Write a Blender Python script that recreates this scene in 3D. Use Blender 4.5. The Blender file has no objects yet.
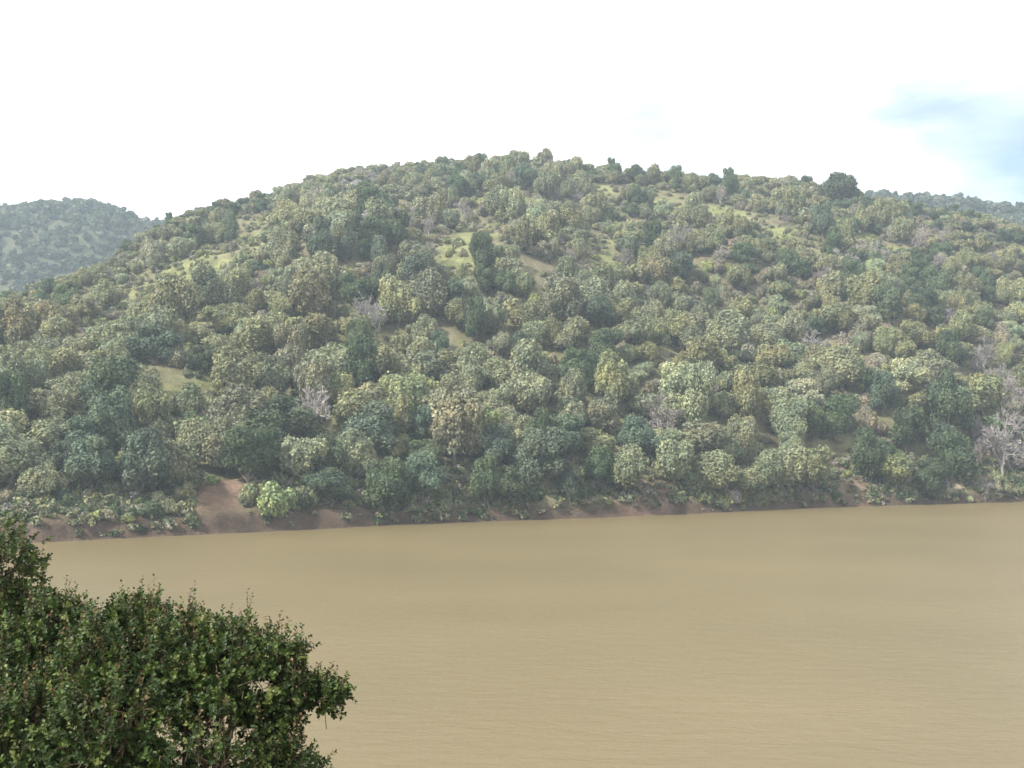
import bpy, math, random
import numpy as np
from mathutils import Vector

# ------------------------------------------------------------------ camera, sky, sun, exposure
W, Hh, F = 1024, 768, 1100.0
CAM_H = 20.0
PITCH = math.atan(46/F)
sc = bpy.context.scene
cam_d = bpy.data.cameras.new('camera')
cam_d.sensor_width = 36.0
cam_d.lens = 36.0*F/W
cam_d.clip_start = 0.1
cam_d.clip_end = 20000
cam = bpy.data.objects.new('camera', cam_d)
cam.location = (0, 0, CAM_H)
cam.rotation_euler = (math.radians(90)+PITCH, 0, 0)
sc.collection.objects.link(cam)
sc.camera = cam

SUN_AZ, SUN_EL = math.radians(-122), math.radians(43)
sun_dir = Vector((math.sin(SUN_AZ)*math.cos(SUN_EL), math.cos(SUN_AZ)*math.cos(SUN_EL), math.sin(SUN_EL)))
sl = bpy.data.lights.new('sun', 'SUN')
sl.energy = 4.7
sl.angle = math.radians(4)
sl.color = (1.0, 0.95, 0.86)
sun = bpy.data.objects.new('sun', sl)
sun.rotation_euler = sun_dir.to_track_quat('Z', 'Y').to_euler()
sun.location = (0, 0, 300)
sc.collection.objects.link(sun)

world = bpy.data.worlds.new('World')
sc.world = world
world.use_nodes = True
wn, wl = world.node_tree.nodes, world.node_tree.links
wn.clear()
wout = wn.new('ShaderNodeOutputWorld')
sky = wn.new('ShaderNodeTexSky'); sky.sky_type = 'NISHITA'; sky.sun_disc = False
sky.sun_elevation = SUN_EL; sky.sun_rotation = SUN_AZ
sky.air_density = 1.0; sky.dust_density = 2.0
bg_sky = wn.new('ShaderNodeBackground'); bg_sky.inputs['Strength'].default_value = 0.085
wl.new(sky.outputs[0], bg_sky.inputs['Color'])
bg_cl = wn.new('ShaderNodeBackground'); bg_cl.inputs['Color'].default_value = (0.97, 0.985, 1.0, 1)
bg_cl.inputs['Strength'].default_value = 0.88
tc = wn.new('ShaderNodeTexCoord')
mp = wn.new('ShaderNodeMapping'); mp.inputs['Scale'].default_value = (1.0, 1.0, 3.2)
mp.inputs['Location'].default_value = (0.35, 0.0, 0.2)
wl.new(tc.outputs['Generated'], mp.inputs['Vector'])
nz = wn.new('ShaderNodeTexNoise'); nz.inputs['Scale'].default_value = 3.2
nz.inputs['Detail'].default_value = 6; nz.inputs['Roughness'].default_value = 0.5
wl.new(mp.outputs[0], nz.inputs['Vector'])
# an opening in the cloud cover low over the right end of the hill, and thinner cloud beside it
def clear_dir(px, py, size, amount):
    d = Vector(((px-512)/F, 1.0, (384-py)/F)); d.normalize()
    c, s = math.cos(PITCH), math.sin(PITCH)
    d = Vector((d.x, d.y*c-d.z*s, d.y*s+d.z*c))
    vm = wn.new('ShaderNodeVectorMath'); vm.operation = 'DISTANCE'
    nv = wn.new('ShaderNodeVectorMath'); nv.operation = 'NORMALIZE'
    wl.new(tc.outputs['Generated'], nv.inputs[0])
    wz = wn.new('ShaderNodeTexNoise'); wz.inputs['Scale'].default_value = 9; wz.inputs['Detail'].default_value = 6; wz.inputs['Roughness'].default_value = .6
    wl.new(mp.outputs[0], wz.inputs['Vector'])
    wv_ = wn.new('ShaderNodeVectorMath'); wv_.operation = 'MULTIPLY_ADD'; wv_.inputs[1].default_value = (.14, .14, .10); wv_.inputs[2].default_value = (-.07, -.07, -.05)
    wl.new(wz.outputs['Color'], wv_.inputs[0])
    wa = wn.new('ShaderNodeVectorMath'); wa.operation = 'ADD'; wl.new(nv.outputs[0], wa.inputs[0]); wl.new(wv_.outputs[0], wa.inputs[1])
    wl.new(wa.outputs[0], vm.inputs[0])
    vm.inputs[1].default_value = d
    mr = wn.new('ShaderNodeMapRange'); mr.interpolation_type = 'SMOOTHSTEP'
    mr.inputs['From Min'].default_value = 0; mr.inputs['From Max'].default_value = size
    mr.inputs['To Min'].default_value = amount; mr.inputs['To Max'].default_value = 0
    wl.new(vm.outputs['Value'], mr.inputs['Value'])
    return mr.outputs[0]
def madd(a, b, op='ADD', clamp=False):
    m = wn.new('ShaderNodeMath'); m.operation = op; m.use_clamp = clamp
    for i, v in enumerate((a, b)):
        if isinstance(v, (int, float)): m.inputs[i].default_value = v
        else: wl.new(v, m.inputs[i])
    return m.outputs[0]
op = madd(clear_dir(1068, 200, 0.18, 1.25), clear_dir(670, 132, 0.11, 0.72))
op = madd(op, clear_dir(905, 104, 0.1, 0.62))
nzr = wn.new('ShaderNodeMapRange'); nzr.inputs['From Min'].default_value = 0.42; nzr.inputs['From Max'].default_value = 0.68
nzr.inputs['To Min'].default_value = 0.85; nzr.inputs['To Max'].default_value = 1.15
wl.new(nz.outputs['Fac'], nzr.inputs['Value'])
op = madd(op, nzr.outputs[0], 'MULTIPLY')
cover = madd(1.0, op, 'SUBTRACT', True)
mixw = wn.new('ShaderNodeMixShader')
wl.new(cover, mixw.inputs['Fac']); wl.new(bg_sky.outputs[0], mixw.inputs[1]); wl.new(bg_cl.outputs[0], mixw.inputs[2])
wl.new(mixw.outputs[0], wout.inputs['Surface'])

sc.view_settings.view_transform = 'Standard'
sc.view_settings.look = 'None'
sc.view_settings.gamma = 1
sc.view_settings.exposure = 1.2
sc.render.engine = 'CYCLES'
sc.cycles.max_bounces = 6
sc.cycles.diffuse_bounces = 3
sc.cycles.transparent_max_bounces = 4
sc.cycles.volume_bounces = 0

rng = np.random.default_rng(11)
random.seed(11)
COL = sc.collection

# ------------------------------------------------------------------ measuring helpers
def ray(px, py):
    x, z = (px-512)/F, (384-py)/F
    c, s = math.cos(PITCH), math.sin(PITCH)
    yy, zz = c-z*s, s+z*c
    return x/yy, zz/yy          # per metre of depth
def point(px, py, depth):
    a, b = ray(px, py)
    return np.array((a*depth, depth, CAM_H+b*depth))
def project(P):
    P = np.atleast_2d(P)
    c, s = math.cos(PITCH), math.sin(PITCH)
    y, z = P[:, 1], P[:, 2]-CAM_H
    yc, zc = y*c+z*s, -y*s+z*c
    return 512+F*P[:, 0]/yc, 384-F*zc/yc, yc

# ------------------------------------------------------------------ terrain
def lattice(seed):
    return np.random.default_rng(seed).random((64, 64))
def vnoise(x, y, scale, L):
    x = np.asarray(x)/scale; y = np.asarray(y)/scale
    xi, yi = np.floor(x).astype(int), np.floor(y).astype(int)
    fx, fy = x-xi, y-yi
    fx = fx*fx*(3-2*fx); fy = fy*fy*(3-2*fy)
    g = lambda a, b: L[a % 64, b % 64]
    return (g(xi, yi)*(1-fx)+g(xi+1, yi)*fx)*(1-fy)+(g(xi, yi+1)*(1-fx)+g(xi+1, yi+1)*fx)*fy-0.5
L1, L2, L3, L4 = lattice(1), lattice(2), lattice(3), lattice(4)

sh_px = [-900, -300, 50, 200, 350, 520, 700, 850, 1024, 1400, 2200]
sh_py = [556, 550, 542, 535, 527.5, 520.5, 513.5, 507, 502, 494, 480]
sh_D = [CAM_H/-ray(512, y)[1] for y in sh_py]
# crest of the wooded hill, seen row of its ground and its depth
rg_px = [-900, -300, -60, 0, 60, 110, 150, 200, 250, 300, 360, 430, 520, 600, 700, 800, 900, 960, 1024, 1100, 1400, 2200]
rg_py = [330, 325, 320, 308, 290, 258, 236, 214, 203, 186, 172, 166, 156, 175, 186, 191, 204, 216, 232, 248, 290, 330]
rg_R = [420, 330, 330, 340, 360, 400, 430, 450, 475, 500, 520, 535, 545, 545, 545, 535, 525, 520, 510, 500, 480, 520]
rg_e = [ray(512, y)[1] for y in rg_py]
fr_px = [-900, -200, -20, 30, 75, 110, 135, 170, 260, 500, 700, 780, 850, 920, 980, 1030, 1100, 1300, 2200]
fr_py = [270, 230, 219, 213, 211, 219, 231, 238, 240, 250, 225, 203, 200, 205, 211, 217, 226, 250, 300]
fr_e = [ray(512, y)[1] for y in fr_py]
def smooth(t):
    t = np.clip(t, 0, 1); return t*t*(3-2*t)
def px_of(X, Y):
    return 512+F*X/Y
def hill_z(X, Y):
    X, Y = np.asarray(X, float), np.asarray(Y, float)
    p = px_of(X, Y)
    D, R, e = np.interp(p, sh_px, sh_D), np.interp(p, rg_px, rg_R), np.interp(p, rg_px, rg_e)
    D = D+vnoise(X, Y, 23, L3)*7*smooth((p-340)/90)+vnoise(X, Y, 7, L4)*1.6
    Z = CAM_H+e*R
    t = (Y-D)/(R-D)
    tc_ = np.clip(t, 0, 1)
    g = 0.66*tc_+0.34*(1-(1-tc_)**2)
    bump = vnoise(X, Y, 60, L1)*16+vnoise(X, Y, 27, L2)*6+vnoise(X, Y, 9, L4)*1.2
    z = Z*g+bump*smooth(t*4)*(1-smooth((t-0.8)*4)*0.75)
    bank = (2.0+vnoise(X, Y, 5, L1)*1.6)*smooth((Y-D+vnoise(X, Y, 2.5, L2)*2)/2.4)                                     # low cut bank at the water
    z = np.where(t > 0, z+bank*(1-smooth(t*3)), (Y-D)*0.25)
    z = np.where(t > 1, Z-(Y-R)*0.2-((Y-R)**2)*0.0008+bump*0.25, z)
    return np.maximum(z, -4.5)
def far_z(X, Y):
    X, Y = np.asarray(X, float), np.asarray(Y, float)
    p = px_of(X, Y)
    R, e = 900.0, np.interp(p, fr_px, fr_e)
    Z = CAM_H+e*R
    t = (Y-560)/(R-560)
    z = np.where(t < 1, Z*smooth(t)**0.8, Z-(Y-R)*0.15)
    return np.maximum(z+(vnoise(X, Y, 90, L2)*16+vnoise(X, Y, 30, L1)*6)*smooth(t*3)*np.where(t > .85, .4, 1), -4.5)
def ground_at(px, py, y0=170, y1=760):
    a, b = ray(px, py)
    Y = np.arange(y0, y1, 0.5)
    z = hill_z(a*Y, Y)
    hit = np.nonzero(z >= CAM_H+b*Y)[0]
    if len(hit) == 0: return None
    Y = Y[hit[0]]
    return np.array((a*Y, Y, float(hill_z(a*Y, Y))))

def link(o, parent=None):
    COL.objects.link(o)
    if parent is not None: o.parent = parent
    return o
def mesh_np(name, verts, faces, mat=None, smooth_=False):
    """verts (n,3); faces: (m,k) int array"""
    me = bpy.data.meshes.new(name)
    verts = np.asarray(verts, np.float32); faces = np.asarray(faces, np.int32)
    m, k = faces.shape
    me.vertices.add(len(verts)); me.vertices.foreach_set('co', verts.ravel())
    me.loops.add(m*k); me.loops.foreach_set('vertex_index', faces.ravel())
    me.polygons.add(m)
    me.polygons.foreach_set('loop_start', np.arange(0, m*k, k, dtype=np.int32))
    me.polygons.foreach_set('use_smooth', np.full(m, smooth_, bool))
    me.update(calc_edges=True)
    if mat: me.materials.append(mat)
    return me
def face_col(me, cols, name='tone'):
    a = me.attributes.new(name, 'FLOAT_COLOR', 'FACE')
    c = np.ones((len(cols), 4), np.float32); c[:, :cols.shape[1]] = cols
    a.data.foreach_set('color', c.ravel())
def point_col(me, cols, name='tone'):
    a = me.attributes.new(name, 'FLOAT_COLOR', 'POINT')
    c = np.ones((len(cols), 4), np.float32); c[:, :cols.shape[1]] = cols
    a.data.foreach_set('color', c.ravel())

# ------------------------------------------------------------------ materials
def new_mat(name):
    m = bpy.data.materials.new(name); m.use_nodes = True
    n = m.node_tree.nodes; b = n['Principled BSDF']
    return m, n, m.node_tree.links, b
def foliage_mat(name, translucent=0.25, attr=True, objcol=True, rough=0.6, spec=0.25):
    m, n, l, b = new_mat(name)
    col = None
    if objcol:
        oi = n.new('ShaderNodeObjectInfo'); col = oi.outputs['Color']
    if attr:
        at = n.new('ShaderNodeAttribute'); at.attribute_name = 'tone'
        if col is not None:
            mx = n.new('ShaderNodeMix'); mx.data_type = 'RGBA'; mx.blend_type = 'MULTIPLY'; mx.inputs['Factor'].default_value = 1
            l.new(col, mx.inputs['A']); l.new(at.outputs['Color'], mx.inputs['B']); col = mx.outputs['Result']
        else: col = at.outputs['Color']
    l.new(col, b.inputs['Base Color'])
    b.inputs['Roughness'].default_value = rough
    b.inputs['Specular IOR Level'].default_value = spec
    tr = n.new('ShaderNodeBsdfTranslucent'); l.new(col, tr.inputs['Color'])
    ms = n.new('ShaderNodeMixShader'); ms.inputs['Fac'].default_value = translucent
    l.new(b.outputs[0], ms.inputs[1]); l.new(tr.outputs[0], ms.inputs[2])
    l.new(ms.outputs[0], n['Material Output'].inputs['Surface'])
    return m
M_leaf = foliage_mat('hillside_leaves')
M_mass = foliage_mat('mixed_leaves', objcol=False)
M_bush = foliage_mat('glossy_bush_leaves', translucent=0.3, objcol=False, rough=0.5, spec=0.25)
def bark_mat(name, c1, c2, scale):
    m, n, l, b = new_mat(name)
    t = n.new('ShaderNodeTexCoord'); nz = n.new('ShaderNodeTexNoise'); nz.inputs['Scale'].default_value = scale
    nz.inputs['Detail'].default_value = 5
    l.new(t.outputs['Object'], nz.inputs['Vector'])
    r = n.new('ShaderNodeValToRGB'); r.color_ramp.elements[0].color = (*c1, 1); r.color_ramp.elements[1].color = (*c2, 1)
    r.color_ramp.elements[0].position = .3; r.color_ramp.elements[1].position = .7
    l.new(nz.outputs['Fac'], r.inputs[0]); l.new(r.outputs[0], b.inputs['Base Color']); b.inputs['Roughness'].default_value = .9
    bp = n.new('ShaderNodeBump'); bp.inputs['Strength'].default_value = .5; l.new(nz.outputs['Fac'], bp.inputs['Height']); l.new(bp.outputs[0], b.inputs['Normal'])
    return m
M_bark = bark_mat('oak_bark', (.07, .055, .042), (.16, .135, .11), 3)
M_palebark = bark_mat('pale_bark', (.14, .125, .12), (.24, .22, .21), 3)
M_stem = bark_mat('bush_stem', (.06, .04, .025), (.15, .1, .065), 30)
M_rock = bark_mat('pale_rock', (.3, .29, .26), (.5, .48, .44), 1.2)

def ground_mat():
    m, n, l, b = new_mat('hillside_ground')
    geo = n.new('ShaderNodeNewGeometry')
    at = n.new('ShaderNodeAttribute'); at.attribute_name = 'tone'
    n1 = n.new('ShaderNodeTexNoise'); n1.inputs['Scale'].default_value = .22; n1.inputs['Detail'].default_value = 8; n1.inputs['Roughness'].default_value = .65
    n2 = n.new('ShaderNodeTexNoise'); n2.inputs['Scale'].default_value = 1.9; n2.inputs['Detail'].default_value = 6; n2.inputs['Roughness'].default_value = .7
    for q in (n1, n2): l.new(geo.outputs['Position'], q.inputs['Vector'])
    r1 = n.new('ShaderNodeMapRange'); r1.inputs['From Min'].default_value = .3; r1.inputs['From Max'].default_value = .7
    r1.inputs['To Min'].default_value = .55; r1.inputs['To Max'].default_value = 1.4
    r2 = n.new('ShaderNodeMapRange'); r2.inputs['From Min'].default_value = .3; r2.inputs['From Max'].default_value = .7
    r2.inputs['To Min'].default_value = .6; r2.inputs['To Max'].default_value = 1.35
    l.new(n1.outputs['Fac'], r1.inputs['Value']); l.new(n2.outputs['Fac'], r2.inputs['Value'])
    mu = n.new('ShaderNodeMath'); mu.operation = 'MULTIPLY'; l.new(r1.outputs[0], mu.inputs[0]); l.new(r2.outputs[0], mu.inputs[1])
    vm = n.new('ShaderNodeVectorMath'); vm.operation = 'SCALE'
    l.new(at.outputs['Color'], vm.inputs[0]); l.new(mu.outputs[0], vm.inputs['Scale'])
    l.new(vm.outputs[0], b.inputs['Base Color'])
    b.inputs['Roughness'].default_value = .95; b.inputs['Specular IOR Level'].default_value = .1
    bp = n.new('ShaderNodeBump'); bp.inputs['Strength'].default_value = .8; bp.inputs['Distance'].default_value = .5
    l.new(n2.outputs['Fac'], bp.inputs['Height']); l.new(bp.outputs[0], b.inputs['Normal'])
    return m
M_ground = ground_mat()

def water_mat():
    m, n, l, b = new_mat('muddy_water')
    geo = n.new('ShaderNodeNewGeometry')
    mp = n.new('ShaderNodeMapping'); mp.inputs['Scale'].default_value = (.02, .035, 1); l.new(geo.outputs['Position'], mp.inputs['Vector'])
    n1 = n.new('ShaderNodeTexNoise'); n1.inputs['Scale'].default_value = 1; n1.inputs['Detail'].default_value = 5; l.new(mp.outputs[0], n1.inputs['Vector'])
    r = n.new('ShaderNodeValToRGB')
    r.color_ramp.elements[0].position = .3; r.color_ramp.elements[0].color = (.107, .084, .042, 1)
    r.color_ramp.elements[1].position = .72; r.color_ramp.elements[1].color = (.128, .1, .051, 1)
    l.new(n1.outputs['Fac'], r.inputs[0]); l.new(r.outputs[0], b.inputs['Base Color'])
    b.inputs['Roughness'].default_value = .32
    b.inputs['IOR'].default_value = 1.33
    b.inputs['Specular IOR Level'].default_value = .28
    # wind ripples: three sizes of short-crested waves
    h = None
    for sx, sy, amp in ((.35, .7, 1.0), (1.3, 2.2, .45), (4.5, 6.5, .2)):
        mq = n.new('ShaderNodeMapping'); mq.inputs['Scale'].default_value = (sx, sy, 1); mq.inputs['Rotation'].default_value = (0, 0, .15)
        l.new(geo.outputs['Position'], mq.inputs['Vector'])
        q = n.new('ShaderNodeTexNoise'); q.inputs['Scale'].default_value = 1; q.inputs['Detail'].default_value = 3; l.new(mq.outputs[0], q.inputs['Vector'])
        s = n.new('ShaderNodeMath'); s.operation = 'MULTIPLY'; s.inputs[1].default_value = amp; l.new(q.outputs['Fac'], s.inputs[0])
        if h is None: h = s.outputs[0]
        else:
            a = n.new('ShaderNodeMath'); l.new(h, a.inputs[0]); l.new(s.outputs[0], a.inputs[1]); h = a.outputs[0]
    bp = n.new('ShaderNodeBump'); bp.inputs['Strength'].default_value = .8; bp.inputs['Distance'].default_value = .075
    l.new(h, bp.inputs['Height']); l.new(bp.outputs[0], b.inputs['Normal'])
    return m
M_water = water_mat()

# ------------------------------------------------------------------ setting meshes
def grid_faces(nu, nv):
    i = np.arange(nu-1)[:, None]; j = np.arange(nv-1)[None, :]
    a = (i*nv+j).ravel()
    return np.stack((a, a+nv, a+nv+1, a+1), 1)
# real ground colours: soil, dry brush litter, green spring grass, reddish cut bank, grey mud
SOIL, GRASS, DRY = np.array((.12, .105, .065)), np.array((.14, .148, .062)), np.array((.14, .128, .08))
RED, MUD = np.array((.145, .092, .068)), np.array((.1, .09, .075))
patches = [  # px, py, rx, ry, colour
    (220, 262, 60, 16, GRASS), (160, 305, 55, 16, GRASS), (130, 262, 45, 18, DRY), (470, 240, 46, 12, GRASS), (690, 213, 45, 7, GRASS),
    (10, 380, 30, 30, GRASS), (600, 250, 26, 14, GRASS), (785, 240, 26, 12, GRASS), (880, 250, 40, 10, GRASS), (540, 285, 26, 18, DRY), (680, 360, 24, 12, DRY),
    (440, 335, 20, 10, DRY), (560, 172, 60, 6, GRASS), (640, 197, 60, 6, GRASS), (222, 494, 26, 5, RED), (650, 492, 45, 16, RED), (850, 488, 34, 14, RED),
    (560, 495, 16, 8, DRY), (960, 494, 26, 8, np.array((.3, .26, .18))), (820, 352, 24, 10, GRASS), (185, 395, 30, 8, GRASS), (250, 245, 30, 10, GRASS), (190, 330, 40, 12, GRASS), (90, 345, 40, 14, GRASS), (500, 200, 40, 5, GRASS), (740, 222, 50, 7, DRY), (640, 232, 40, 8, GRASS), (160, 285, 45, 12, GRASS), (255, 225, 34, 9, GRASS), (110, 300, 50, 12, GRASS), (700, 214, 50, 9, GRASS), (800, 240, 34, 11, GRASS), (60, 330, 40, 10, GRASS)]
patches3 = []
for (a, b_, rx, ry, c) in patches:
    g = ground_at(a, b_)
    if g is None: continue
    g2 = ground_at(a, b_-ry)
    dy = 14 if g2 is None else min(max(g2[1]-g[1], 9), 45)*(1.35 if b_ < 330 else 1)
    patches3.append((g, rx*g[1]/F, dy, c))
def ground_colour(V):
    c = np.repeat(SOIL[None], len(V), 0)
    k = smooth(vnoise(V[:, 0], V[:, 1], 40, L3)*2+.35)[:, None]
    c = c*(1-k*.5)+GRASS*.8*k*.5
    for g, rx, ry, col in patches3:
        d = ((V[:, 0]-g[0])/rx)**2+((V[:, 1]-g[1])/ry)**2
        w = smooth(.9-d*.8+vnoise(V[:, 0], V[:, 1], 8, L2)*1.6)[:, None]*.85
        c = c*(1-w)+col*w
    p = px_of(V[:, 0], V[:, 1]); D = np.interp(p, sh_px, sh_D)
    w = smooth(1.6-V[:, 2]/np.where(p < 420, 4.2, 2.6))[:, None]
    q = sum(smooth(1.5-np.abs(p-a_)/b_+vnoise(V[:, 0], V[:, 1], 3, L1)*1.3) for a_, b_ in ((650, 30), (850, 22)))*.5
    c = c*(1-w)+(RED*q[:, None]+np.array((.07, .05, .037))*(1-q[:, None]))*w
    return c
p_ = np.concatenate((np.linspace(-900, -60, 60), np.linspace(-50, 1080, 420), np.linspace(1090, 2200, 60)))
u_ = np.concatenate((np.linspace(-.12, .0, 10), np.linspace(.004, .06, 22), np.linspace(.065, 1.05, 190), np.linspace(1.08, 1.7, 30)))
PX, U = np.meshgrid(p_, u_, indexing='ij')
D_, R_ = np.interp(PX, sh_px, sh_D), np.interp(PX, rg_px, rg_R)
Y_ = D_-2+U*(R_-D_); X_ = (PX-512)/F*Y_
V = np.stack((X_.ravel(), Y_.ravel(), hill_z(X_, Y_).ravel()), 1)
me = mesh_np('hill', V, grid_faces(*PX.shape)[:, ::-1], M_ground, True)
point_col(me, ground_colour(V))
o = link(bpy.data.objects.new('hill', me)); o['kind'] = 'structure'

p_ = np.linspace(-900, 2200, 260); y_ = np.linspace(575, 1150, 90)
PX, Y_ = np.meshgrid(p_, y_, indexing='ij'); X_ = (PX-512)/F*Y_
V = np.stack((X_.ravel(), Y_.ravel(), far_z(X_, Y_).ravel()), 1)
me = mesh_np('far_hill', V, grid_faces(*PX.shape)[:, ::-1], M_ground, True)
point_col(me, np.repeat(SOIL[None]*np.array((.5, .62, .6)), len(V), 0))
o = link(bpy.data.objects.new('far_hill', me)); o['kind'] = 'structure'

def sheet(name, x0, x1, y0, y1, z, mat, col=None):
    V = np.array(((x0, y0, z), (x1, y0, z), (x1, y1, z), (x0, y1, z)), float)
    me = mesh_np(name, V, np.array(((0, 1, 2, 3),)), mat)
    if col is not None: point_col(me, np.repeat(np.array(col)[None], 4, 0))
    o = link(bpy.data.objects.new(name, me)); o['kind'] = 'structure'; return o
sheet('ground', -6000, 6000, -6000, 6000, -5, M_ground, SOIL)
sheet('water', -900, 900, 20, 640, 0, M_water)

def bank_z(X, Y):
    return np.where(Y < 2, 18.3+np.minimum(0, (Y+30))*.0, 18.3-(Y-2)*.55-.006*np.maximum(Y-2, 0)**2*0)+vnoise(X, Y, 6, L1)*.7*smooth((Y-2)/6)+vnoise(X, Y, 1.3, L2)*.16
bx, by = np.meshgrid(np.linspace(-220, 220, 180), np.concatenate((np.linspace(-300, 0, 30), np.linspace(1, 46, 70))), indexing='ij')
V = np.stack((bx.ravel(), by.ravel(), bank_z(bx, by).ravel()), 1)
me = mesh_np('near_bank', V, grid_faces(*bx.shape), M_ground, True)
point_col(me, np.repeat((SOIL*.6+GRASS*.4)[None], len(V), 0))
o = link(bpy.data.objects.new('near_bank', me)); o['kind'] = 'structure'

# ------------------------------------------------------------------ tree shapes
def unit(v): return v/np.maximum(np.linalg.norm(v, axis=-1, keepdims=True), 1e-9)
def crown_lobes(r, n, flat, seed_r):
    """lobes of a crown of radius 1 whose base sits at z=0"""
    L = [(0, 0, flat*.55, .58)]
    for i in range(n):
        a = r.random()*6.283+i*2.4; q = r.uniform(.35, .68)
        z = r.uniform(.25, 1.0)*flat
        q *= math.sqrt(max(.15, 1-((z/flat-.45)/.75)**2))*r.uniform(.75, 1.35)
        if i % 4 == 3: q *= .6; z = flat*r.uniform(.9, 1.08)
        L.append((q*math.cos(a), q*math.sin(a), z, r.uniform(.18, .42)))
    return np.array(L)
def leaf_cloud(r, lobes, n, size, zs=1.0, up=.3):
    """n leaf-clump quads spread through the outer shell of the lobes"""
    w = lobes[:, 3]**2; k = r.choice(len(lobes), n*2, p=w/w.sum())
    d = unit(r.normal(size=(n*2, 3)))
    rad = lobes[k, 3]*(1-.45*r.random(n*2)**2.2)
    rough = 1+.2*np.sin(d[:, 0]*7+k)*np.cos(d[:, 1]*6+k*2)+.1*r.normal(size=n*2)*.6
    P = lobes[k, :3]+d*(rad*rough)[:, None]*np.array((1, 1, zs))
    dist = np.linalg.norm((P[:, None, :]-lobes[None, :, :3])/np.array((1, 1, zs)), axis=2)/lobes[None, :, 3]
    dist[np.arange(len(P)), k] = 9
    ok = (dist.min(1) > .72) & (P[:, 2] > -.05)
    idx = np.nonzero(ok)[0][:n]
    P, d = P[idx], d[idx]
    m = len(P)
    nrm = unit(d+r.normal(size=(m, 3))*.6+np.array((0, 0, up)))
    t = unit(np.cross(nrm, r.normal(size=(m, 3)))); b = np.cross(nrm, t)
    s = (size*r.uniform(.6, 1.35, m))[:, None]; s2 = s*r.uniform(.5, 1, m)[:, None]
    Q = np.stack((P-t*s-b*s2*.6, P+t*s*.7-b*s2, P+t*s+b*s2*.6, P-t*s*.6+b*s2), 1)
    return Q.reshape(-1, 3), np.arange(m*4).reshape(m, 4), P
def tones(r, P, m, spread=.22, hue=.05):
    patch = .12*np.sin(P[:, 0]*5+P[:, 2]*4)+.1*np.cos(P[:, 1]*6-P[:, 2]*3)
    v = np.clip(1+patch+r.normal(size=m)*spread, .45, 1.8)
    h = r.normal(size=m)*hue+    .05*np.sin(P[:, 2]*4+P[:, 0]*3)
    return np.stack((v*(1+h), v, v*(1-h)), 1)
def tube(path, rad, n=6):
    path = np.array(path, float); V, Fc = [], []
    for i, p in enumerate(path):
        d = unit(path[min(i+1, len(path)-1)]-path[max(i-1, 0)])
        a = unit(np.cross(d, (0.3, 1, .2) if abs(d[1]) < .9 else (1, 0, 0))); b = np.cross(d, a)
        for j in range(n):
            th = 6.28318*j/n; V.append(p+(a*math.cos(th)+b*math.sin(th))*rad[i])
    for i in range(len(path)-1):
        for j in range(n):
            Fc.append((i*n+j, i*n+(j+1) % n, (i+1)*n+(j+1) % n, (i+1)*n+j))
    return np.array(V), np.array(Fc)
def merge(parts):
    V, Fc, o = [], [], 0
    for v, f in parts: V.append(v); Fc.append(f+o); o += len(v)
    return np.concatenate(V), np.concatenate(Fc)
def trunk_mesh(name, r, h, rad, lobes, mat):
    """tapered trunk with a limb rising into each of the main lobes; unit crown radius"""
    lean = r.normal(size=2)*.08
    parts = [tube([(0, 0, -.35), (lean[0]*.3, lean[1]*.3, h*.4), (lean[0], lean[1], h), (lean[0]*.5, lean[1]*.5, h+.45)], [rad*1.5, rad*1.05, rad*.85, rad*.35])]
    for L in lobes[1:7]:
        e = L[:3]+np.array((0, 0, h))
        s = np.array((lean[0], lean[1], h*.85))
        mid = (s+e)/2+r.normal(size=3)*.06-np.array((0, 0, .05))
        parts.append(tube([s, mid, e], [rad*.55, rad*.36, rad*.1], 5))
    V, Fc = merge(parts)
    return mesh_np(name, V, Fc, mat, True)
def make_shape(kind, seed):
    r = np.random.default_rng(seed)
    if kind == 'oak':
        n, flat, h, size, cnt, rad, up = r.integers(9, 14), .95, .3, .037, 9000, .075, .45
    elif kind == 'bay':
        n, flat, h, size, cnt, rad, up = r.integers(9, 13), 1.5, .2, .035, 9500, .06, .35
    else:
        n, flat, h, size, cnt, rad, up = r.integers(6, 10), .8, .02, .062, 3400, .045, .45
    lobes = crown_lobes(r, n, flat, seed)
    Q, Fc, P = leaf_cloud(r, lobes, cnt, size, up=up)
    Q = Q+np.array((0, 0, h)) ; m = len(Fc)
    me = mesh_np('crown', Q, Fc, M_leaf)
    T = tones(r, P, m); face_col(me, T)
    tr = trunk_mesh('trunk', r, h, rad, lobes, M_bark)
    return dict(crown=me, trunk=tr, Q=Q, T=T, top=float(Q[:, 2].max()), lobes=lobes, h=h)
SH = {k: [make_shape(k, s+i) for i in range(c)] for k, s, c in (('oak', 100, 10), ('bay', 200, 7), ('shrub', 300, 6))}
# light versions for the tree mass
def light_shape(kind, seed, cnt, size):
    r = np.random.default_rng(seed)
    flat = {'oak': .85, 'bay': 1.4, 'shrub': .75}[kind]
    lobes = crown_lobes(r, 7, flat, seed)
    Q, Fc, P = leaf_cloud(r, lobes, cnt, size)
    return Q+np.array((0, 0, {'oak': .28, 'bay': .2, 'shrub': 0}[kind])), tones(r, P, len(Fc))

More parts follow.
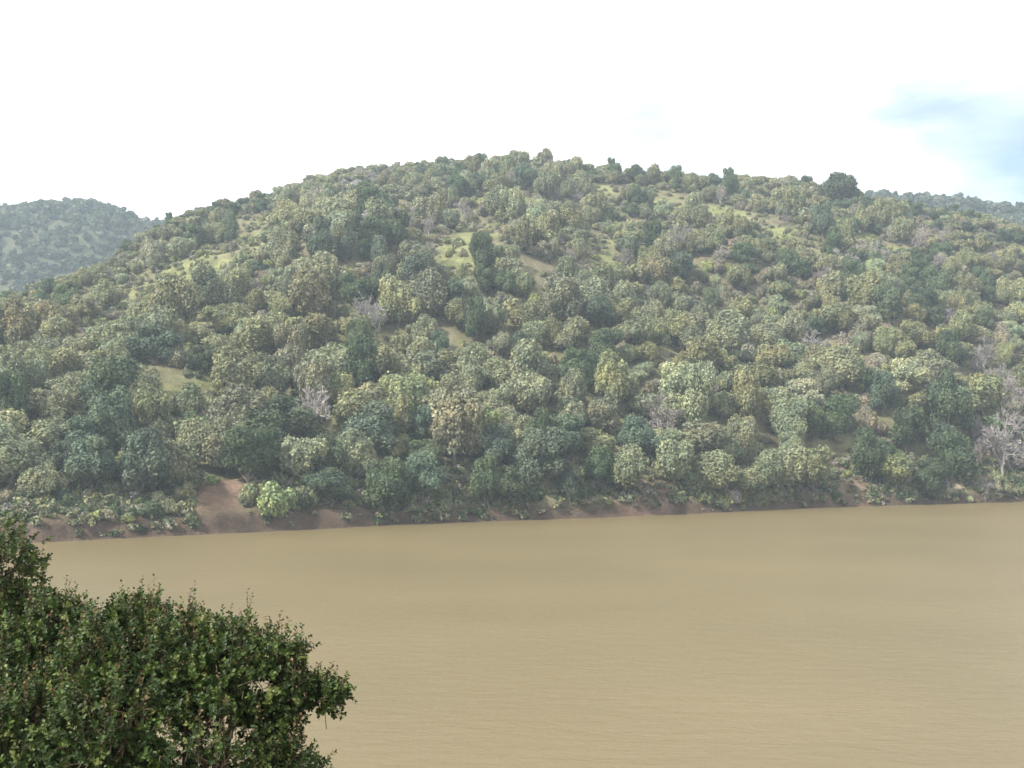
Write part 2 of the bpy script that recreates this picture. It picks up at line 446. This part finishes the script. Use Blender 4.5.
def bare_shape(seed):
    r = np.random.default_rng(seed)
    limbs, tw = [], []
    def grow(p, d, ln, rad, lev):
        q = p+d*ln
        mid = (p+q)/2+r.normal(size=3)*ln*.06
        if lev <= 2: limbs.append(tube([p, mid, q], [rad, rad*.8, rad*.6], 5 if lev < 2 else 4))
        else: tw.append((p, q, rad))
        if lev == 5: return
        for _ in range((5, 4, 4, 3, 3)[lev]):
            nd = unit(d+r.normal(size=3)*(.55 if lev else .5)+np.array((0, 0, .12)))
            grow(p+(q-p)*r.uniform(.6, 1), nd, ln*r.uniform(.55, .8), rad*.55, lev+1)
    grow(np.array((0, 0, -.3)), unit(np.array((r.normal()*.06, r.normal()*.06, 1))), .75, .06, 0)
    V, Fc = merge(limbs)
    tr = mesh_np('trunk', V, Fc, M_palebark, True)
    P0 = np.array([t[0] for t in tw]); P1 = np.array([t[1] for t in tw])
    d = P1-P0; s = unit(np.cross(d, r.normal(size=d.shape)))*.013
    Q = np.stack((P0-s, P0+s, P1+s*.5, P1-s*.5), 1).reshape(-1, 3)
    m = len(P0)
    me = mesh_np('twigs', Q, np.arange(m*4).reshape(m, 4), M_leaf)
    T = np.repeat(r.uniform(.75, 1.25, m)[:, None], 3, 1); face_col(me, T)
    return dict(crown=me, trunk=tr, top=float(Q[:, 2].max()))
SH['bare'] = [bare_shape(400+i) for i in range(3)]

# ------------------------------------------------------------------ where the trees stand
LOOKS = {  # real leaf colours
    'grey-green': (.178, .19, .106), 'olive': (.18, .182, .088), 'dark green': (.066, .094, .043), 'blue-green': (.074, .104, .064),
    'yellow-green': (.2, .225, .085), 'brownish': (.21, .19, .13), 'pale green': (.225, .25, .145), 'grey': (.25, .225, .21)}
KIND_OF = {'grey-green': 'oak', 'olive': 'oak', 'dark green': 'bay', 'blue-green': 'bay', 'yellow-green': 'shrub', 'brownish': 'shrub', 'pale green': 'bay', 'grey': 'bare'}
def base_mix(px, py):
    """how common each look is where the photograph has it"""
    w = {'grey-green': 3.4, 'olive': 1.4, 'dark green': 1.0, 'blue-green': .25, 'yellow-green': .35, 'brownish': .7, 'pale green': .25, 'grey': .12}  
    r = min(max((px-480)/200, 0), 1); up = min(max((330-py)/120, 0), 1)
    w['olive'] += 2.4*r; w['brownish'] += 2.2*r*up+1.2*up+1.2*r; w['grey-green'] -= 1.2*r; w['yellow-green'] += .5*up
    low = min(max((py-400)/60, 0), 1)
    w['dark green'] += 1.5*low*(1 if px < 640 else .5); w['blue-green'] += .8*low; w['pale green'] += .7*low*(px > 420); w['brownish'] *= 1-low*.8
    w['grey'] += .45*up*(px > 300)+.5*r
    for (cx, cy, rx, ry, look, k) in (
        (340, 290, 60, 30, 'dark green', 3), (480, 372, 25, 15, 'blue-green', 4), (225, 300, 30, 18, 'dark green', 3), (600, 345, 60, 25, 'dark green', 3),
        (100, 480, 90, 35, 'blue-green', 3.5), (430, 455, 90, 28, 'blue-green', 4), (565, 455, 30, 30, 'blue-green', 4), (490, 415, 30, 25, 'pale green', 5),
        (690, 420, 25, 25, 'pale green', 5), (785, 430, 50, 30, 'pale green', 5), (1005, 430, 35, 70, 'grey', 7), (870, 440, 40, 25, 'dark green', 5),
        (40, 410, 40, 40, 'grey-green', 3), (400, 400, 160, 60, 'grey-green', 2.5), (200, 420, 120, 50, 'grey-green', 2.5), (560, 270, 50, 30, 'brownish', 4), (680, 370, 40, 20, 'brownish', 5), (760, 478, 70, 16, 'grey', 3),
        (130, 270, 60, 25, 'brownish', 4), (470, 240, 50, 15, 'yellow-green', 3), (610, 220, 90, 25, 'brownish', 3), (370, 180, 25, 12, 'grey', 8),
        (880, 470, 50, 16, 'grey', 2), (980, 480, 40, 16, 'grey', 4), (900, 320, 130, 60, 'brownish', 1.5), (690, 440, 60, 40, 'dark green', 1.5)):
        if ((px-cx)/rx)**2+((py-cy)/ry)**2 < 1: w[look] += k
    for i_, k_ in enumerate(('grey-green', 'olive', 'dark green', 'brownish')):       # kinds keep together in drifts
        w[k_] *= max(.15, 1+3.2*float(vnoise(px+i_*331, (py*1.6)+i_*77, 75, (L1, L2, L3, L4)[i_])))
    return w
def open_ground(P):
    for g, rx, ry, c in patches3:
        if ((P[0]-g[0])/rx)**2+((P[1]-g[1])/ry)**2 < .8: return c
    return None
trees = []      # dicts: P, look, kind, R (crown radius), sz (height scale), far
def add_tree(P, look, R, zs=1.0, kind=None, **k):
    kind = kind or KIND_OF[look]
    c = np.array(LOOKS[look])*rng.uniform(.8, 1.22)*(1+rng.normal(size=3)*.03)
    trees.append(dict(P=np.array(P, float), look=look, kind=kind, R=R, zs=zs, col=c, v=int(rng.integers(0, len(SH[kind]))), rz=rng.uniform(0, 6.28), ax=rng.uniform(.8, 1.25), **k))
taken = []
def free(P, R, k=.62):
    for Q, r in taken:
        if (Q[0]-P[0])**2+(Q[1]-P[1])**2 < ((R+r)*k)**2: return False
    return True
# single trees and bushes that stand out in the photograph: px, py of the base, look, crown radius, height scale, label
NAMED = [
    (275, 516, 'pale green', 4.6, 1.15, 'shrub', 'pale green rounded bush standing alone on the muddy left shore'),
    (836, 204, 'dark green', 10.5, .85, 'oak', 'big dark rounded tree rising highest from the right skyline'),
    (1003, 478, 'grey', 8.5, 1.35, 'bare', 'tall grey leafless tree above the tan point at the right edge'),
    (985, 500, 'grey', 4.2, .8, 'bare', 'grey leafless bush on the tan point at the right waterline'),
    (372, 186, 'grey', 5.5, .8, 'bare', 'pale lilac-grey leafless tree on the skyline left of the summit'),
    (430, 178, 'dark green', 4.6, .72, 'oak', 'small dark flat-topped tree on the skyline just left of the summit'),
    (567, 503, 'blue-green', 3.2, 1.5, 'bay', 'narrow blue-green tree at the waterline left of the reddish bank'),
    (665, 462, 'pale green', 5.4, .8, 'bay', 'light green round-headed tree above the reddish bank'),
    (330, 506, 'blue-green', 5.6, .7, 'bay', 'blue-green bush right of the pale shore bush'),
    (730, 470, 'pale green', 4.4, 1.25, 'bay', 'tall pale green tree, first right of the reddish bank'),
    (790, 470, 'pale green', 4.4, 1.2, 'bay', 'tall pale green tree, second right of the reddish bank'),
    (482, 446, 'yellow-green', 5.6, 1.0, 'bay', 'bright yellow-green tree above the dark middle of the shore'),
]
for (a, b_, look, R, zs, kind, lab) in NAMED:
    g = ground_at(a, b_)
    if g is None:
        Rr = np.interp(a, rg_px, rg_R); x, _ = ray(a, b_); g = np.array((x*Rr, Rr, float(hill_z(x*Rr, Rr))))
    add_tree(g-np.array((0, 0, .2)), look, R, zs, kind, label=lab); taken.append((g, R))
    if lab.startswith('pale green rounded'): trees[-1]['col'] = np.array((.25, .3, .13))
# skyline trees seen against the white sky
for px in list(np.arange(160, 345, 13))+list(np.arange(395, 425, 12))+list(np.arange(450, 600, 11))+list(np.arange(610, 830, 15))+list(np.arange(868, 1000, 16)):
    px = px+rng.uniform(-4, 4)
    Rr = float(np.interp(px, rg_px, rg_R))-rng.uniform(0, 12); x, _ = ray(px, 200)
    P = np.array((x*Rr, Rr, float(hill_z(x*Rr, Rr))-1.1))
    R = rng.uniform(3.0, 4.6)
    look = rng.choice(['dark green', 'grey-green', 'blue-green', 'brownish', 'grey'], p=[.3, .32, .16, .1, .12])
    kd = 'oak' if look in ('dark green', 'blue-green') and rng.random() < .7 else None
    add_tree(P-np.array((0, 0, .3)), look, R, rng.uniform(.75, .95), kd); taken.append((P, R))
# the waterline row, crowns hanging over the bank
px = 40.0
while px < 1060:
    D = float(np.interp(px, sh_px, sh_D))
    setback = 9 if px < 370 else 2.0
    Y = D+setback+rng.uniform(0, 4); x, _ = ray(px, 500)
    P = np.array((x*Y, Y, float(hill_z(x*Y, Y))))
    R = rng.uniform(4.6, 7.2)
    if 195 < px < 250 or 262 < px < 292 or 625 < px < 672 or 840 < px < 860: px += 12; continue
    w = base_mix(px, 480); ks = list(w); ww = np.array([w[k] for k in ks])
    look = ks[rng.choice(len(ks), p=ww/ww.sum())]
    if look == 'grey' and px < 900: look = 'grey-green'
    if px < 450 and look in ('pale green', 'yellow-green', 'brownish'): look = 'dark green'
    if P[2] > .3 and free(P, R, .5):
        add_tree(P-np.array((0, 0, .3)), look, R, rng.uniform(.9, 1.3)); taken.append((P, R))
    px += R*F/Y*rng.uniform(.9, 1.5)
for px in np.arange(60, 1060, 9.0):
    D = float(np.interp(px, sh_px, sh_D)); left = px < 375
    for rep in range(2):
        if 196 < px < 248 or 262 < px < 292 or (625 < px < 672 and rng.random() < .7) or (838 < px < 862): continue
        Y = D+(rng.uniform(3.5, 12) if left else rng.uniform(1.2, 7)); x, _ = ray(px, 500); P = np.array((x*Y, Y, float(hill_z(x*Y, Y))))
        R = rng.uniform(1.2, 2.8)
        if P[2] < .4 or not free(P, R, .45): continue
        pool = ['blue-green', 'dark green', 'grey-green'] if px < 620 else ['grey-green', 'pale green', 'grey', 'dark green', 'brownish']
        add_tree(P-np.array((0, 0, .2)), str(rng.choice(pool)), R, rng.uniform(1.0, 1.5), 'shrub'); taken.append((P, R))
for it in range(60):
    px = rng.uniform(975, 1060); py = rng.uniform(375, 492)
    g = ground_at(px, py)
    if g is None or not free(g, 4.0, .36): continue
    add_tree(g-np.array((0, 0, .2)), 'grey', rng.uniform(3.4, 5.5), rng.uniform(.9, 1.2)); taken.append((g, 3.0))
# the slope
nr = 0
for it in range(26000):
    px = rng.uniform(-260, 1290)
    D, R0 = float(np.interp(px, sh_px, sh_D)), float(np.interp(px, rg_px, rg_R))
    Y = math.sqrt(rng.uniform((D+7)**2, (R0+25)**2)); X = (px-512)/F*Y
    z = float(hill_z(X, Y))
    if z < 2.2: continue
    P = np.array((X, Y, z))
    if px < 370 and Y-D < 9: continue
    q = project(P+np.array((0, 0, 3)))
    gx, gy = float(q[0][0]), float(q[1][0])
    c = open_ground(P)
    w = base_mix(gx, gy); ks = list(w); ww = np.array([w[k] for k in ks])
    look = ks[rng.choice(len(ks), p=ww/ww.sum())]
    kind = KIND_OF[look]
    fs = float(np.interp((Y-D)/(R0-D), (0, .3, .55, .8, 1), (1.5, 1.3, 1.08, .85, .72)))
    R = fs*{'oak': rng.uniform(2.6, 6.2), 'bay': rng.uniform(2.8, 5.2), 'shrub': rng.uniform(1.6, 3.2), 'bare': rng.uniform(3.2, 5.4)}[kind]
    if c is not None:
        if rng.random() > .25: continue
        kind = 'shrub'; R = rng.uniform(1.1, 2.0); look = rng.choice(['yellow-green', 'brownish', 'olive', 'grey-green'])
    if not free(P, R, .50 if P[2] < 60 else .47): continue
    add_tree(P-np.array((0, 0, .3)), look, R, rng.choice([.8, 1.0, 1.25, 1.5], p=[.3, .36, .24, .1] if Y < R0-45 else [.6, .4, 0, 0])*rng.uniform(.9, 1.1), kind); taken.append((P, R))

# how much of each shows: nearest first into a coverage picture
for t in trees:
    s = SH[t['kind']][t['v']]; t['h'] = s['top']*t['R']*t['zs']
cover_ = np.zeros((Hh, W), bool)
yy, xx = np.mgrid[0:Hh, 0:W]
# ground occlusion is approximated by a test ray towards the crown
order = sorted(range(len(trees)), key=lambda i: trees[i]['P'][1])
for i in order:
    t = trees[i]
    C = t['P']+np.array((0, 0, t['h']*.6))
    a, b, d = project(C); a, b, d = float(a[0]), float(b[0]), float(d[0])
    t['px'], t['py'] = a, b
    rx, ry = t['R']*F/d*.9, t['h']*F/d*.45
    x0, x1, y0, y1 = int(max(a-rx, 0)), int(min(a+rx+1, W)), int(max(b-ry, 0)), int(min(b+ry+1, Hh))
    if x0 >= x1 or y0 >= y1: t['n'] = 0; continue
    top = t['P']+np.array((0, 0, t['h']*.85)); Ys = np.linspace(190, t['P'][1]-4, 60)
    f = Ys/top[1]; zr = CAM_H+(top[2]-CAM_H)*f
    if (hill_z(top[0]*f, Ys) > zr).any(): t['n'] = 0; continue
    m = ((xx[y0:y1, x0:x1]-a)/rx)**2+((yy[y0:y1, x0:x1]-b)/ry)**2 < 1
    sub = cover_[y0:y1, x0:x1]
    t['n'] = int((m & ~sub).sum()); sub |= m
NAME = {'oak': 'oak_tree', 'bay': 'evergreen_tree', 'shrub': 'hillside_shrub', 'bare': 'bare_tree'}
CAT = {'oak': 'tree', 'bay': 'tree', 'shrub': 'shrub', 'bare': 'tree'}
single, rest = [], []
for kind in NAME:
    ts = sorted([t for t in trees if t['kind'] == kind], key=lambda t: -t['n'])
    keep = [t for t in ts if t.get('label') or t['n'] >= 30]
    keep = sorted(keep, key=lambda t: (-10**6 if t.get('label') else 0)-t['n'])[:290]
    ids = {id(t) for t in keep}
    single += keep; rest += [t for t in ts if id(t) not in ids]
print('TREES', len(trees), {k: (sum(t['kind'] == k for t in single), sum(t['kind'] == k and t['n'] > 12 for t in rest)) for k in NAME})

# labels: look + row of the slope + landmark below or above, then the order from the left
def band(t):
    a, b = t['px'], t['py']
    sky_y = np.interp(a, rg_px, rg_py)
    sh = np.interp(a, sh_px, sh_py)
    if b < sky_y+2: return 'on the skyline'
    f = (sh-b)/(sh-sky_y)
    return 'at the waterline' if f < .17 else 'on the lowest slope' if f < .33 else 'low on the slope' if f < .48 else 'midway up the slope' if f < .64 else 'on the upper slope' if f < .82 else 'near the skyline'
def zone(t, bd):
    a = t['px']; sk = bd == 'on the skyline'
    return ('at the left edge' if a < 90 else 'left of the pale bush' if a < 235 else 'above the pale bush' if a < 345 else
            'left of the summit' if a < 455 else ('at' if sk else 'under')+' the summit' if a < 580 else ('right of the summit' if sk else 'above the reddish bank') if a < 690 else
            'right of the reddish bank' if a < 800 else ('beside' if sk else 'under')+' the big skyline tree' if a < 880 else 'near the right edge')
WORD = {'oak': 'rounded tree', 'bay': 'dense tree', 'shrub': 'shrub', 'bare': 'leafless tree'}
ORD = ['leftmost', 'second from left', 'third from left', 'fourth from left', 'fifth from left', 'sixth from left', 'seventh from left', 'eighth from left',
       'ninth from left', 'tenth from left', 'eleventh from left', 'twelfth from left', 'thirteenth from left', 'fourteenth from left']
ORD += [f'{w_} from left' for w_ in ('fifteenth', 'sixteenth', 'seventeenth', 'eighteenth', 'nineteenth', 'twentieth')]+[f'{q_}{"st" if q_ % 10 == 1 else "nd" if q_ % 10 == 2 else "rd" if q_ % 10 == 3 else "th"} from left' for q_ in range(21, 90)]
cells = {}
for t in single:
    if not t.get('label'): cells.setdefault((t['look'], t['kind'], band(t), zone(t, band(t))), []).append(t)
for (look, kind, bd, zn), ts in cells.items():
    ts.sort(key=lambda t: t['px'])
    for i, t in enumerate(ts):
        size = ''
        s = f"{look} {WORD[kind]} {bd}, {zn}"
        if len(ts) > 1:
            s += ', ' + (ORD[i] if i < len(ts)-1 or i == 0 else 'rightmost')
        t['label'] = s
GROUPS = {'oak': 'rounded oaks covering the hillside', 'bay': 'dense evergreen trees among the oaks', 'shrub': 'shrubs between the hillside trees', 'bare': 'leafless trees on the hillside'}
proto = {}
for t in single:
    kind, v = t['kind'], t['v']
    if (kind, v) not in proto:
        e = bpy.data.objects.new(NAME[kind], None)
        c = bpy.data.objects.new('crown', SH[kind][v]['crown'])
        k = bpy.data.objects.new('trunk' if kind != 'shrub' else 'stem', SH[kind][v]['trunk'])
        proto[(kind, v)] = (e, c, k); src = proto[(kind, v)]
        root, c, k = e, c, k
    else:
        e, c, k = proto[(kind, v)]
        root, c, k = e.copy(), c.copy(), k.copy()
    link(root); link(c, root); link(k, root)
    root.location = t['P']; root.rotation_euler = (0, 0, t['rz']); root.scale = (t['R']*t['ax'], t['R']/t['ax'], t['R']*t['zs'])
    root['label'] = t['label']; root['category'] = CAT[kind]; root['group'] = GROUPS[kind]
    c.color = (*t['col'], 1)

# the trees past those, as one mass
def mass(name, items, cnt, size, extra=1.0):
    base = {(k, i): light_shape(k, 500+i*7+len(k), cnt, size) for k in ('oak', 'bay', 'shrub') for i in range(4)}
    Qs, Ts = [], []
    for t in items:
        Q, T = base[(t['kind'] if t['kind'] != 'bare' else 'shrub', t['v'] % 4)]
        c, s = math.cos(t['rz']), math.sin(t['rz'])
        q = np.stack((Q[:, 0]*c-Q[:, 1]*s, Q[:, 0]*s+Q[:, 1]*c, Q[:, 2]*t['zs']), 1)*t['R']+t['P']
        Qs.append(q.astype(np.float32)); Ts.append((T*t['col']).astype(np.float32))
    Q, T = np.concatenate(Qs), np.concatenate(Ts)
    me = mesh_np(name, Q, np.arange(len(Q)).reshape(-1, 4), M_mass); face_col(me, T)
    o = link(bpy.data.objects.new(name, me)); o['kind'] = 'stuff'; return o
mass('woodland', rest, 1700, .07)
# low brush filling the ground between the trees
brush = []
for it in range(13000):
    px = rng.uniform(-200, 1230)
    D, R0 = float(np.interp(px, sh_px, sh_D)), float(np.interp(px, rg_px, rg_R))
    Y = math.sqrt(rng.uniform((D+1.0)**2, (R0+15)**2)) if it % 3 else D+rng.uniform(.6, 14); X = (px-512)/F*Y
    P = np.array((X, Y, float(hill_z(X, Y))))
    if P[2] < .45: continue
    if px < 370 and Y-D < 4 and rng.random() < .72: continue
    if 195 < px < 250 and Y-D < 20: continue
    if open_ground(P) is not None and rng.random() < .3: continue
    look = rng.choice(['grey-green', 'olive', 'dark green', 'brownish', 'yellow-green', 'grey'], p=[.3, .2, .2, .15, .1, .05])
    brush.append(dict(P=P-np.array((0, 0, .2)), kind='shrub', v=int(rng.integers(0, 4)), rz=rng.uniform(0, 6.28), R=rng.uniform(.5, 1.5), zs=rng.uniform(.7, 1.3),
                      col=np.array(LOOKS[look])*rng.uniform(.7, 1.1)))
mass('undergrowth', brush, 110, .2)
# the wood on the far ridge
far = []
for it in range(9500):
    px = rng.uniform(-260, 1300)
    if 300 < px < 640 and rng.random() < .9: continue
    Y = rng.uniform(590, 930); X = (px-512)/F*Y
    z = float(far_z(X, Y))
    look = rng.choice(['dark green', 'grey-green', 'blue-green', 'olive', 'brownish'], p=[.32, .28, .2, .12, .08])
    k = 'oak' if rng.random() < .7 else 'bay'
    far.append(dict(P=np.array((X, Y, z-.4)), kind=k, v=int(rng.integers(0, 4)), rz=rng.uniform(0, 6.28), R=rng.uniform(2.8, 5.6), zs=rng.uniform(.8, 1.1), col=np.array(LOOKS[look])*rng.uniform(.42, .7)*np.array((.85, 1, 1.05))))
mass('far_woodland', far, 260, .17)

# pale rock outcrop on the left shoulder of the hill
def rock(px, py, r, label):
    g = ground_at(px, py)
    rr = np.random.default_rng(int(px))
    import bmesh
    bm = bmesh.new(); bmesh.ops.create_icosphere(bm, subdivisions=3, radius=1)
    for v in bm.verts:
        c = np.array(v.co); k = 1+.25*math.sin(c[0]*3.1+1)*math.cos(c[1]*2.7)+.14*math.sin(c[2]*6+c[0]*5)
        v.co = Vector((c[0]*k*r, c[1]*k*r*.8, max(c[2]*k*1.3, -.4)*r))
    me = bpy.data.meshes.new('rock'); bm.to_mesh(me); bm.free(); me.materials.append(M_rock)
    o = link(bpy.data.objects.new('rock', me)); o.location = g; o['label'] = label; o['category'] = 'rock'
rock(187, 256, 1.9, 'pale upright rock on the brown left shoulder of the hill')

# ------------------------------------------------------------------ foreground bushes on the near bank
def leafy_bush(name, lobes, label, n_shoot, seed, holes=(), tip=()):
    r = np.random.default_rng(seed)
    lobes = np.array(lobes, float)
    w = lobes[:, 3]**2; n = n_shoot
    k = r.choice(len(lobes), n, p=w/w.sum())
    d = unit(r.normal(size=(n, 3)))
    outer = r.random(n) < .72
    q = np.where(outer, r.uniform(.72, 1.0, n), r.uniform(.3, .75, n))
    bumps = 1+.12*np.sin(d[:, 0]*6+k*1.7)*np.cos(d[:, 2]*7+k)
    P = lobes[k, :3]+d*(lobes[k, 3]*q*bumps)[:, None]
    dd = np.linalg.norm(P[:, None, :]-lobes[None, :, :3], axis=2)/lobes[None, :, 3]
    dd[np.arange(n), k] = 9
    ok = dd.min(1) > .6
    for (hx, hy, hr, dens) in holes:
        a, b, _ = project(P)
        ok &= ~((((a-hx)/hr[0])**2+((b-hy)/hr[1])**2 < 1) & (r.random(n) < dens))
    P, d = P[ok], d[ok]; n = len(P)
    D = unit(d*.9+np.array((0, 0, .35))+r.normal(size=(n, 3))*.5)
    ln = r.uniform(.1, .24, n)
    up = (d[:, 2] > .35) & (r.random(n) < .18)
    ln[up] *= r.uniform(1.5, 2.4, up.sum()); D[up] = unit(D[up]*.4+np.array((0, 0, 1.0)))
    nl = 17
    tt = (np.arange(nl)+.5)/nl
    base = P-D*ln[:, None]*.5
    LP = base[:, None, :]+D[:, None, :]*(ln[:, None]*tt[None])[:, :, None]
    a0 = unit(np.cross(D, r.normal(size=(n, 3)))); b0 = np.cross(D, a0)
    th = (np.arange(nl)*2.4)[None]+r.uniform(0, 6.28, n)[:, None]
    side = a0[:, None]*np.cos(th)[..., None]+b0[:, None]*np.sin(th)[..., None]
    ld = unit(side*.9+D[:, None]*.65+r.normal(size=(n, nl, 3))*.22)                  # direction a leaf points
    L = (r.uniform(.036, .066, (n, nl))*(1-.35*tt)[None])[..., None]
    wv = unit(np.cross(ld, D[:, None]+r.normal(size=(n, nl, 3))*.3)); nn = np.cross(wv, ld)
    A = LP; T = LP+ld*L; Mx = LP+ld*L*.5
    B = Mx+wv*L*.36+nn*L*.08; C = Mx-wv*L*.36+nn*L*.08
    Q = np.stack((A, B, T, C), 2).reshape(-1, 3)
    m = n*nl
    me = mesh_np('foliage', Q, np.arange(m*4).reshape(m, 4), M_bush)
    sh = r.random(n)
    base_c = np.where(sh[:, None] < .6, np.array((.026, .046, .011)), np.where(sh[:, None] < .88, np.array((.056, .088, .018)), np.array((.105, .125, .035))))
    cc = np.repeat(base_c[:, None], nl, 1)*r.uniform(.65, 1.4, (n, nl))[..., None]
    newg = up & (r.random(n) < .6)
    cc[newg] = cc[newg]*(1-tt[None, :, None]**2)+np.array((.11, .065, .03))*(tt[None, :, None]**2)
    face_col(me, cc.reshape(-1, 3))
    cen = lobes[:, :3].mean(0); bx_, by_ = cen[0], cen[1]
    gz = float(bank_z(np.array([bx_]), np.array([by_]))[0])
    root = link(bpy.data.objects.new(name, None)); root.location = (bx_, by_, gz)
    off = np.array((bx_, by_, gz))
    f = link(bpy.data.objects.new('foliage', me), root); f.location = -Vector(off)
    # stems: from the ground into each lobe, branching, and a twig through each shoot
    parts = []
    for j, Lb in enumerate(lobes):
        s = np.array((bx_+r.normal()*.12, by_+r.normal()*.12, gz-.15)); e = Lb[:3]
        mid = s*.5+e*.5+np.array((0, 0, .25))+r.normal(size=3)*.1
        f_ = min(1, Lb[3]/.45+.1)
        if Lb[3] < .3:
            big = lobes[lobes[:, 3] > .34]; s = big[np.argmin(np.linalg.norm(big[:, :3]-e, axis=1)), :3]; mid = (s+e)/2+r.normal(size=3)*.03; f_ = .25
        parts.append(tube([s, mid, e], [.05*f_, .035*f_, .018*f_], 6))
        for _ in range(7):
            dd_ = unit(r.normal(size=3)+np.array((0, 0, .3))); tip_ = e+dd_*Lb[3]*.9
            parts.append(tube([e+(mid-e)*r.uniform(0, .4), e+dd_*Lb[3]*.4+r.normal(size=3)*.04, tip_], [.015, .009, .004], 4))
    sel = r.random(n) < .6
    for p0, p1 in zip(base[sel], (P+D*ln[:, None]*.45)[sel]):
        parts.append(tube([p0-(p1-p0)*.5, p1], [.004, .0015], 3))
    V, Fc = merge(parts)
    me2 = mesh_np('branches', V-off, Fc, M_stem, True)
    link(bpy.data.objects.new('branches', me2), root)
    root['label'] = label; root['category'] = 'bush'
    return root
def lobe(px, py, depth, r):
    p = point(px, py, depth); return (p[0], p[1], p[2], r)
leafy_bush('leafy_bush', [lobe(-10, 575, 12, .62), lobe(-70, 620, 12, 1.0), lobe(10, 650, 12, .7), lobe(-60, 540, 12.2, .55), lobe(-120, 560, 12.4, .8), lobe(-30, 760, 12, 1.0), lobe(-130, 700, 12, 1.1), lobe(-60, 850, 12, 1.0)],
           'taller dark green leafy bush at the left frame edge, top nearest the far shore', 7500, 5)
leafy_bush('leafy_bush', [lobe(40, 680, 10.6, .72), lobe(120, 670, 10, .62), lobe(185, 672, 9.8, .55), lobe(238, 676, 9.7, .5), lobe(278, 692, 9.6, .36), lobe(292, 650, 9.6, .13), lobe(326, 694, 9.6, .17), lobe(340, 688, 9.6, .1), lobe(20, 760, 9.8, .8),
                         lobe(120, 750, 9.4, .75), lobe(215, 760, 9.3, .6), lobe(285, 765, 9.4, .36), lobe(90, 860, 9.6, .95), lobe(215, 860, 9.5, .8), lobe(-40, 860, 9.8, .9), lobe(60, 620, 10.5, .3), lobe(140, 625, 10.2, .3)],
           'broad dark green leafy bush reaching out over the water, left foreground', 13500, 6,
           holes=((262, 686, (16, 9), .95), (205, 742, (52, 34), .66), (318, 733, (22, 20), .9), (318, 662, (14, 10), .9)))

# ------------------------------------------------------------------ haze
import bmesh
bm = bmesh.new(); bmesh.ops.create_cube(bm, size=1)
for v in bm.verts: v.co = Vector((v.co.x*12400, v.co.y*12400, -6.2 if v.co.z < 0 else 260))
me = bpy.data.meshes.new('haze'); bm.to_mesh(me); bm.free()
hm = bpy.data.materials.new('haze_air'); hm.use_nodes = True; hn = hm.node_tree.nodes; hn.clear()
ho = hn.new('ShaderNodeOutputMaterial'); hv = hn.new('ShaderNodeVolumePrincipled')
hv.inputs['Color'].default_value = (.74, .88, 1, 1); hv.inputs['Density'].default_value = .0003; hv.inputs['Anisotropy'].default_value = .2
hm.node_tree.links.new(hv.outputs[0], ho.inputs['Volume'])
me.materials.append(hm)
o = link(bpy.data.objects.new('haze', me)); o['kind'] = 'stuff'
